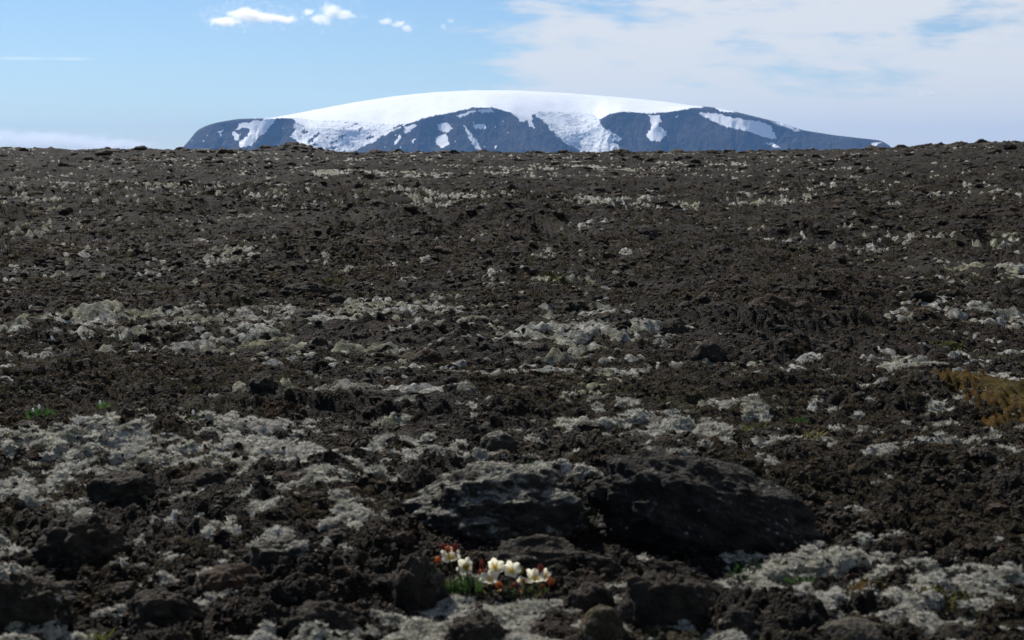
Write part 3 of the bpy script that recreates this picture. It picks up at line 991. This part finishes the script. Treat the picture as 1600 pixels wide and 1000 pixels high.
# rubble
small = [rock_mesh('rubble_piece', 3, 90 + i, cuts=9, rough=1.3, scale=(1, .85, .7)) for i in range(8)]
for i, me in enumerate(small):
    me.materials.append(M_ROCK_BROWN if i in (4, 5) else (M_ROCK_GREY if i == 6 else M_ROCK))
x, y, py, rg = screen_samples(110000, 5)
z, ms, onm = land_height(x, y)
keep = (~onm | (rg.random(len(x)) < 0.22)) & (perlin2(x / .5, y / .5, 91) + 0.35 * rg.normal(size=len(x)) > -0.35)
x, y, z = x[keep], y[keep], z[keep]
n = len(x)
sp = np.minimum(1.4 * (1 - rg.random(n)) ** -0.5, 7) * (1 - .45 * sstep(5, 14, y)) * y / FPX
scatter('lava_rubble', variants('rubble', small), np.stack([x, y, z - sp * .1], -1), np.stack([rg.normal(0, .5, n), rg.normal(0, .5, n), rg.uniform(0, 6.28, n)], -1),
        sp[:, None] * rg.uniform(.7, 1.3, (n, 3)) * np.array([1.1, 1.1, .8]), rg.integers(0, 8, n), 'loose dark lava rubble strewn over the ground')


# low heaps of clinker on the farther ground
heaps = [rock_mesh('clinker_heap', 3, 120 + i, cuts=3, rough=1.9, scale=(1.25, 1.0, .55)) for i in range(8)]
for i, me in enumerate(heaps):
    me.materials.append(M_ROCK_BROWN if i == 5 else M_ROCK)
x, y, py, rg = screen_samples(42000, 15, y_lo=236, y_hi=620, pw=0.55)
xs_, ys_, ps_, _ = screen_samples(160, 16, y_lo=239, y_hi=247)
x, y, py = np.concatenate([x, xs_]), np.concatenate([y, ys_]), np.concatenate([py, ps_])
z, ms, onm = land_height(x, y)
hv = perlin2(x / 3.2, y / 3.2, 97) + .7 * perlin2(x / .9, y / .9, 98) + .35 * rg.normal(size=len(x))
keep = (hv > -0.15) & (~onm | (rg.random(len(x)) < .2)) & (rg.random(len(x)) < sstep(620, 430, py) + .1)
x, y, z = x[keep], y[keep], z[keep]
n = len(x)
sp = np.minimum(1.7 * (1 - rg.random(n)) ** -0.5, 8) * (1 + 0.35 * sstep(55, 80, y)) * y / FPX
scatter('lava_clinker', variants('clinker', heaps), np.stack([x, y, z - sp * .12], -1), np.stack([rg.normal(0, .2, n), rg.normal(0, .2, n), rg.uniform(0, 6.28, n)], -1),
        sp[:, None] * rg.uniform(.7, 1.3, (n, 3)), rg.integers(0, 8, n), 'low heaps of dark lava clinker on the farther ground')


def tuft_mesh(name, n, length, width, spread, mat, seed, lean=0.5, leafy=False):
    rg = random.Random(seed)
    co, tr = [], []
    for i in range(n):
        a = rg.uniform(0, 6.28)
        rr = spread * math.sqrt(rg.random())
        base = Vector((math.cos(a) * rr, math.sin(a) * rr, -0.15 * length))
        b = rg.uniform(0, 6.28)
        out = Vector((math.cos(b), math.sin(b), 0)) * lean * rg.uniform(.3, 1) + Vector((0, 0, 1))
        out.normalize()
        L = length * rg.uniform(.5, 1.1)
        side = out.cross(Vector((rg.uniform(-1, 1), rg.uniform(-1, 1), .3))).normalized() * width * rg.uniform(.6, 1.2)
        k = len(co)
        if leafy:
            co += [base - side * .15, base + side * .15, base + out * L * .55 - side, base + out * L * .55 + side, base + out * L]
            tr += [(k, k + 1, k + 2), (k + 1, k + 3, k + 2), (k + 2, k + 3, k + 4)]
        else:
            bend = Vector((math.cos(b), math.sin(b), -.2)) * L * .3
            co += [base - side, base + side, base + out * L * .6, base + out * L + bend]
            tr += [(k, k + 1, k + 2), (k + 1, k + 3, k + 2)]
    me = mesh_from(name, np.array([c[:] for c in co]), tris=tr, smooth=False)
    me.materials.append(mat)
    return me


tufts = [tuft_mesh('moss_tip', 26, 1.0, .12, 0.95, M_TUFT, i, 0.9) for i in range(5)]
x, y, py, rg = screen_samples(70000, 6, y_lo=640)
z, ms, onm = land_height(x, y)
keep = onm & (np.array([keep_clear(a, b, -0.01) for a, b in zip(x, y)]))
x, y, z = x[keep], y[keep], z[keep]
n = len(x)
s = 5.0 * y / FPX * rg.uniform(.6, 1.4, n) 
scatter('moss_tips', variants('tips', tufts), np.stack([x, y, z], -1), np.stack([rg.normal(0, .25, n), rg.normal(0, .25, n), rg.uniform(0, 6.28, n)], -1),
        s[:, None] * np.array([1, 1, .8]), rg.integers(0, 5, n), 'woolly tips of the grey moss', moss_obj)

twigs = [tuft_mesh('heath_sprig', 22, 1.0, .16, 0.8, M_TWIG, 40 + i, 0.9, True) for i in range(5)]
x, y, py, rg = screen_samples(60000, 8, y_lo=290)
z, ms, onm = land_height(x, y)
hv = perlin2(x / 1.3, y / 1.3, 95) + .6 * perlin2(x / .35, y / .35, 96) + 0.45 * sstep(1000, 1500, 800 + x / y * FPX) * (py > 600) + .2 * (py < 500)
keep = (~onm | (rg.random(len(x)) < .2)) & (hv > -0.05) & (np.array([keep_clear(a, b, 0.0) for a, b in zip(x, y)]))
x, y, z = x[keep], y[keep], z[keep]
n = len(x)
s = 6.0 * y / FPX * rg.uniform(.5, 1.4, n)
scatter('heath_sprigs', variants('sprigs', twigs), np.stack([x, y, z], -1), np.stack([rg.normal(0, .35, n), rg.normal(0, .35, n), rg.uniform(0, 6.28, n)], -1),
        s[:, None] * np.array([1, 1, .8]), rg.integers(0, 5, n), 'low brown heath sprigs growing among the lava')

# ------------------------------------------------------------------ small plants and coloured moss
def moss_patch(px, py, w, h, mat, label, seed, thick=0.14, fill=0.56):
    gx, gy = ground_hit(px, py)
    _, ya = ground_hit(px, py - h / 2)
    _, yb = ground_hit(px, py + h / 2)
    sx, sy = w / 2 * gy / FPX, (ya - yb) / 2
    sy = min(sy, sx * 3)
    n = 56
    u = np.linspace(-1.15, 1.15, n)
    U, V = np.meshgrid(u, u)
    ang = np.arctan2(V, U)
    rad = np.hypot(U, V)
    edge = fill + .35 * perlin2(np.cos(ang) * 1.6 + seed, np.sin(ang) * 1.6, seed) + .45 * perlin2(U * 4, V * 4, seed + 1) + .45 * perlin2(U * 11, V * 11, seed + 2)
    X, Y = gx + U * sx, gy + V * sy
    zt, _, _ = land_height(X.ravel(), Y.ravel(), 0.03 * gy / 2 if gy > 3 else .02)
    k = np.clip((edge - rad) * 2.5, -1, 1).ravel()
    t = min(thick * min(sx, sy), 0.03)
    zz = zt + t * k + t * .5 * (perlin2(U * 7, V * 7, seed + 5).ravel()) + 0.001
    ii = np.arange(n * n).reshape(n, n)
    q = np.stack([ii[:-1, :-1], ii[:-1, 1:], ii[1:, 1:], ii[1:, :-1]], -1).reshape(-1, 4)
    q = q[k[q].max(1) > -0.15]
    us = np.unique(q)
    rm = np.full(n * n, -1, np.int32)
    rm[us] = np.arange(len(us))
    c = np.stack([X.ravel(), Y.ravel(), zz], -1)[us]
    o0 = np.array([gx, gy, float(zt.mean())])
    o = link('moss_patch', mesh_from('moss_patch', c - o0, quads=rm[q]), mat)
    o.location = o0
    return tag(o, label, 'moss')


moss_patch(1565, 645, 170, 84, M_ORANGEMOSS, 'rust orange moss patch at the right edge', 1, .16, .9)
moss_patch(1505, 632, 110, 44, M_GREENMOSS, 'olive green moss patch left of the rust orange patch', 2, .16, .85)
moss_patch(1350, 938, 100, 44, M_ORANGEMOSS, 'orange and olive moss cushion right of the green sprigs', 3, .2, .62)
moss_patch(1480, 955, 100, 40, M_GREENMOSS, 'yellow-green moss cushion near the bottom right corner', 4, .2, .62)
moss_patch(1580, 962, 80, 26, M_GREENMOSS, 'olive moss strip at the bottom of the right edge', 5, .2, .62)
moss_patch(610, 616, 90, 18, M_BROWNMOSS, 'small tawny moss patch in the middle of the field', 6)
moss_patch(990, 628, 80, 20, M_GREENMOSS, 'small green moss patch in the middle of the field', 7)
moss_patch(520, 355 + 84, 60, 12, M_GREENMOSS, 'faint green moss patch left of centre up the slope', 8)
moss_patch(440, 566, 50, 14, M_GREENMOSS, 'small green moss tuft patch left of centre', 9)
moss_patch(870, 450, 80, 14, M_GREENMOSS, 'yellowish moss patch up the slope right of centre', 10)
moss_patch(720, 466, 44, 12, M_GREENMOSS, 'small green moss patch up the slope at centre', 11)
moss_patch(310, 616, 60, 12, M_GREENMOSS, 'dull green moss patch on the left', 12)
moss_patch(1480, 540, 70, 16, M_GREENMOSS, 'brownish green moss patch on the right in the middle distance', 13)
moss_patch(8, 840, 40, 40, M_GREENMOSS, 'bright green moss clump at the left edge', 14)
moss_patch(430, 660, 110, 22, M_BROWNMOSS, 'reddish brown moss patch behind the pale moss on the left', 15)
moss_patch(960, 888, 44, 14, M_GREENMOSS, 'little yellow-green moss clump by the largest boulder', 16)

M_LEAF = leaf_material('plant_leaf', (0.022, 0.050, 0.012), (0.065, 0.115, 0.028))
M_LEAF_BRIGHT = leaf_material('bright_leaf', (0.042, 0.09, 0.025), (0.10, 0.16, 0.045))
M_GRASS = leaf_material('grass_blade', (0.10, 0.11, 0.03), (0.24, 0.20, 0.09))
M_STEM = leaf_material('flower_stem', (0.07, 0.05, 0.02), (0.10, 0.09, 0.03))
M_SEPAL = leaf_material('bud_red', (0.19, 0.035, 0.024), (0.27, 0.06, 0.034), spread=.6)
M_BUD = leaf_material('bud_orange', (0.55, 0.15, 0.03), (0.72, 0.28, 0.06), spread=.6)
M_BUDY = leaf_material('bud_yellow', (0.55, 0.36, 0.07), (0.62, 0.45, 0.12))
M_BUDO = leaf_material('bud_olive', (0.16, 0.13, 0.03), (0.24, 0.18, 0.05))


def petal_material():
    m, N = new_mat('white_petal')
    tcn = N.n('ShaderNodeTexCoord').outputs['Object']
    d = N.n('ShaderNodeVectorMath', {0: tcn}, operation='LENGTH').outputs['Value']
    col = N.mix(N.ramp(d, 0.002, 0.0085), (0.84, 0.70, 0.26), (0.90, 0.85, 0.66))
    finish(N, col, .55, None, .3, trans=col, thin=.62)
    return m


M_PETAL = petal_material()
mm, NN = new_mat('flower_heart')
finish(NN, (0.80, 0.62, 0.14), .8, trans=(0.80, 0.62, 0.14, 1), thin=.5)
M_HEART = mm


M_SPIKE = leaf_material('white_spike', (0.72, 0.72, 0.66), (0.82, 0.82, 0.78))


def tuft(name, px, py, w, n, length, width, mat, label, cat, seed, lean=.6, leafy=True):
    gx, gy = ground_hit(px, py)
    z, _, _ = land_height([gx], [gy], .01)
    s = w / 2 * gy / FPX
    me = tuft_mesh(name, n, length * gy / FPX, width * gy / FPX, s, mat, seed, lean, leafy)
    o = link(name, me)
    o.location = (gx, gy, float(z[0]))
    return tag(o, label, cat)


def plant_with_flower(px, py, w, label, seed, bits, tall=17, n=60):
    gx, gy = ground_hit(px, py)
    z, _, _ = land_height([gx], [gy], .01)
    o = tag(empty('small_plant', (gx, gy, float(z[0]))), label, 'plant')
    k = gy / FPX
    me = tuft_mesh('leaves', n, tall * k, 2.8 * k, w / 2 * k, M_LEAF_BRIGHT, seed, .8, True)
    link('leaves', me, None, o)
    for (ddx, hh) in bits:
        st = tuft_mesh('flower_stem', 1, hh * k, .7 * k, 0.0, M_STEM, seed + 3, 0.05, False)
        s_ = link('flower_stem', st, None, o)
        s_.location = (ddx * k, 0, 0)
        hd = rock_mesh('flower_head', 2, seed + 9, cuts=0, rough=.6, scale=(2.2 * k, 2.2 * k, 4.2 * k))
        h_ = link('flower_head', hd, M_SPIKE, o)
        h_.location = (ddx * k, 0, hh * k)
    return o


plant_with_flower(62, 656, 44, 'bright green plant with small white flower spikes near the left edge', 201, [(0, 16), (-10, 10)])
plant_with_flower(163, 652, 26, 'small bright green rosette right of the plant with white spikes', 202, [(-6, 14)], 20, 80)
plant_with_flower(303, 690, 14, 'tiny plant with a pale flower spike above the pale moss', 203, [(0, 12)], 8, 14)
tuft('green_sprigs', 1190, 890, 110, 150, 16, 2.4, M_LEAF, 'clump of green sprigs on the pale moss before the largest boulder', 'plant', 31, .9)
tuft('green_sprigs', 1250, 905, 50, 60, 13, 2.4, M_LEAF, 'smaller clump of green sprigs right of the larger clump', 'plant', 32, .9)
tuft('grass_tuft', 160, 992, 40, 60, 44, 1.2, M_GRASS, 'tuft of dry yellow-green grass in the lower left corner', 'grass', 33, .5, False)
tuft('grass_tuft', 1270, 695, 30, 44, 22, .7, M_GRASS, 'pale dry grass tuft above the right end of the largest boulder', 'grass', 34, .7, False)
tuft('grass_tuft', 1190, 675, 60, 60, 14, .8, M_GRASS, 'olive grass tuft behind the largest boulder', 'grass', 35, .7, False)
tuft('grass_tuft', 1315, 862, 22, 26, 20, .8, M_GRASS, 'little grass tuft at the shaded right foot of the largest boulder', 'grass', 36, .6, False)
tuft('green_sprigs', 1250, 665, 30, 40, 10, 2, M_LEAF, 'small green tuft on the dark ground right of centre', 'plant', 37, .8)
tuft('green_sprigs', 830, 740, 20, 30, 10, 2, M_LEAF, 'tiny green tuft on the crown of the dark hump', 'plant', 38, .8)

# ------------------------------------------------------------------ the flowering plant in the foreground
PY = 1.86
KP = PY / FPX
foot = at_depth(775, 955, PY)
zf, _, _ = land_height([foot.x], [foot.y], .01)
root = tag(empty('flowering_plant', foot), 'low plant with white yellow-hearted flowers and red buds among the rocks', 'plant')


def local(px, py, ddy=0.0):
    return at_depth(px - 5, py, PY + ddy) - foot


def petal_mesh(L, Wd, cup, seed):
    rg = random.Random(seed)
    nu, nv = 9, 7
    co = []
    for i in range(nu):
        t = i / (nu - 1)
        wv = Wd * (math.sin(math.pi * min(t * .60 + .06, .66)) ** .9) * (1 - max(0, t - .70) * 1.7)
        for j in range(nv):
            s_ = (j / (nv - 1) - .5) * 2
            x_ = s_ * wv / 2
            y_ = L * (t - .10 * (s_ * s_) * t + (.03 * math.cos(s_ * 5) * t))
            zc = cup * L * t * t + .10 * L * s_ * s_ * t + rg.uniform(-.006, .006) * L
            co.append((x_, y_, zc))
    q = [(i * nv + j, i * nv + j + 1, (i + 1) * nv + j + 1, (i + 1) * nv + j) for i in range(nu - 1) for j in range(nv - 1)]
    me = mesh_from('petal', np.array(co), quads=q)
    me.materials.append(M_PETAL)
    return me


PETALS = [petal_mesh(0.0152, 0.0120, .16 + .1 * i, i) for i in range(4)]


def stem_mesh(a, b, rad, name='stem'):
    """a thin bent stalk from a to b"""
    pts = []
    for i in range(7):
        t = i / 6
        p = a.lerp(b, t)
        p = p + Vector((math.sin(t * 3.1) * .003, math.cos(t * 2.7) * .003, 0)) * math.sin(t * math.pi)
        pts.append(p)
    co, q = [], []
    for i, p in enumerate(pts):
        for j in range(6):
            an = j * math.pi / 3
            co.append((p.x + math.cos(an) * rad, p.y + math.sin(an) * rad, p.z))
    for i in range(6):
        for j in range(6):
            q.append((i * 6 + j, i * 6 + (j + 1) % 6, (i + 1) * 6 + (j + 1) % 6, (i + 1) * 6 + j))
    me = mesh_from(name, np.array(co), quads=q)
    me.materials.append(M_STEM)
    return me


def flower(px, py, size_px, pitch, yaw, npet, seed, ddy=0.0):
    p = local(px, py, ddy)
    f = empty('flower', p)
    f.parent = root
    f.rotation_euler = (pitch * .78, .1 * math.sin(seed * 2.1), yaw)
    sc = size_px * KP / 0.0285
    f.scale = (sc, sc, sc)
    rg = random.Random(seed)
    for i in range(npet):
        o = link('petal', PETALS[rg.randrange(4)], None, f)
        o.rotation_euler = (rg.uniform(.0, .25), rg.uniform(-.15, .15), 2 * math.pi * i / npet + rg.uniform(-.12, .12))
        o.location = (0, 0, .0004 * (i % 2))
    # yellow heart: a domed disc ringed with stamens
    v, fc = ico(3)
    hv = v * np.array([.0026, .0026, .0018], np.float32)
    hp = [hv]
    hf = [fc]
    k = len(hv)
    v1, f1 = ico(1)
    for i in range(22):
        a = rg.uniform(0, 6.28)
        rr = rg.uniform(.0026, .0048)
        hp.append(v1 * .00062 + np.array([math.cos(a) * rr, math.sin(a) * rr, rg.uniform(.002, .004)], np.float32))
        hf.append(f1 + k)
        k += len(v1)
    hm_ = mesh_from('flower_heart', np.concatenate(hp), tris=np.concatenate(hf))
    link('flower_heart', hm_, M_HEART, f)
    b = Vector((p.x * .82 + rg.uniform(-.008, .008), p.y + .004, -.005))
    link('stem', stem_mesh(b, p, .0009), None, root)
    return f


flower(708, 872, 34, .75, .2, 6, 1)
flower(734, 887, 32, 1.25, -.5, 6, 2, .004)
flower(778, 887, 30, 1.35, .3, 6, 3, .006)
flower(770, 906, 32, .70, -.2, 6, 4, -.012)
flower(803, 893, 32, .95, .4, 6, 5)
flower(840, 905, 34, .75, .1, 6, 6, -.008)
flower(857, 900, 24, 1.2, -.6, 5, 7, .01)
flower(819, 908, 16, 1.3, .5, 5, 8, .0)


def bud(px, py, w, h, mat, tilt, seed, ddy=0.0):
    p = local(px, py, ddy)
    v, fc = ico(3)
    z_ = v[:, 2]
    w, h = w * .82, h * .86
    rad = np.where(z_ > 0, 1 - .55 * z_ ** 1.5, 1.0)
    ridg = 1 + .10 * np.cos(np.arctan2(v[:, 1], v[:, 0]) * 5)
    co = np.stack([v[:, 0] * rad * ridg * w * KP / 2, v[:, 1] * rad * ridg * w * KP / 2, z_ * h * KP / 2], -1)
    o = link('bud', mesh_from('bud', co, tris=fc), mat, root)
    o.location = p
    o.rotation_euler = (tilt * .4, tilt, seed)
    # sepals hugging the bud
    for i in range(4):
        a = i * math.pi / 2 + seed
        c_ = []
        for j, (t, ww) in enumerate(((-.9, .3), (-.3, .8), (.3, .6), (.95, .05))):
            rr = (w * KP / 2) * 1.1 * math.sqrt(max(0, 1 - (t * .8) ** 2)) + .0003
            for sgn in (-1, 1):
                c_.append((math.cos(a + sgn * ww * .5) * rr, math.sin(a + sgn * ww * .5) * rr, t * h * KP / 2))
        s_ = link('sepal', mesh_from('sepal', np.array(c_), quads=[(0, 1, 3, 2), (2, 3, 5, 4), (4, 5, 7, 6)]), M_SEPAL if mat in (M_SEPAL, M_BUD) else M_BUDO, o)
    b = Vector((p.x * .82, p.y + .003, -.005))
    link('stem', stem_mesh(b, p, .0008), None, root)


for i, (px, py, w, h, m, t) in enumerate([(705, 858, 12, 15, M_BUD, .2), (716, 856, 10, 18, M_SEPAL, .3), (697, 853, 8, 12, M_SEPAL, -.2), (689, 874, 14, 12, M_BUD, .8), (668, 883, 11, 16, M_BUD, .2), (687, 902, 17, 15, M_BUDY, .6),
                                          (758, 882, 9, 22, M_SEPAL, .1), (758, 893, 14, 12, M_BUD, .3), (784, 913, 14, 16, M_BUD, .7), (787, 926, 13, 12, M_BUDY, .7), (806, 920, 11, 28, M_SEPAL, .45), (798, 934, 9, 16, M_SEPAL, .3),
                                          (819, 927, 15, 11, M_BUD, 1.2), (850, 890, 10, 24, M_SEPAL, .15), (866, 909, 17, 15, M_BUD, .6), (819, 892, 12, 18, M_BUDO, .3), (825, 908, 10, 10, M_BUD, .3), (733, 884, 11, 12, M_BUDO, .1),
                                          (862, 930, 8, 20, M_SEPAL, .1), (853, 918, 8, 14, M_SEPAL, .0)]):
    bud(px, py, w, h, m, t, i * 1.3, -.006 + .004 * (i % 4))


def leaf_cushion(px, py, w, h, n, length, mat, seed):
    """narrow upright leaves rooted over a patch of the clump"""
    rg = random.Random(seed)
    co, tr = [], []
    for i in range(n):
        a = rg.uniform(0, 6.28)
        q = math.sqrt(rg.random())
        b = local(px + math.cos(a) * q * w / 2, py + math.sin(a) * q * h / 2 + 8, rg.uniform(-.02, .02))
        out = (Vector((rg.uniform(-.8, .8), rg.uniform(-.8, .5), 1))).normalized()
        L = length * KP * rg.uniform(.6, 1.2)
        sd = out.cross(Vector((rg.uniform(-1, 1), rg.uniform(-1, 1), .2))).normalized() * 1.9 * KP * rg.uniform(.7, 1.3)
        k = len(co)
        co += [b - sd * .4, b + sd * .4, b + out * L * .5 - sd, b + out * L * .5 + sd, b + out * L]
        tr += [(k, k + 1, k + 2), (k + 1, k + 3, k + 2), (k + 2, k + 3, k + 4)]
    me = mesh_from('leaves', np.array([c[:] for c in co]), tris=tr, smooth=False)
    link('leaves', me, mat, root)


leaf_cushion(725, 924, 74, 38, 150, 25, M_LEAF, 1)
leaf_cushion(790, 942, 130, 44, 170, 22, leaf_material('olive_leaf', (0.06, 0.07, 0.02), (0.13, 0.12, 0.04)), 2)
leaf_cushion(830, 936, 80, 38, 60, 22, M_LEAF, 3)
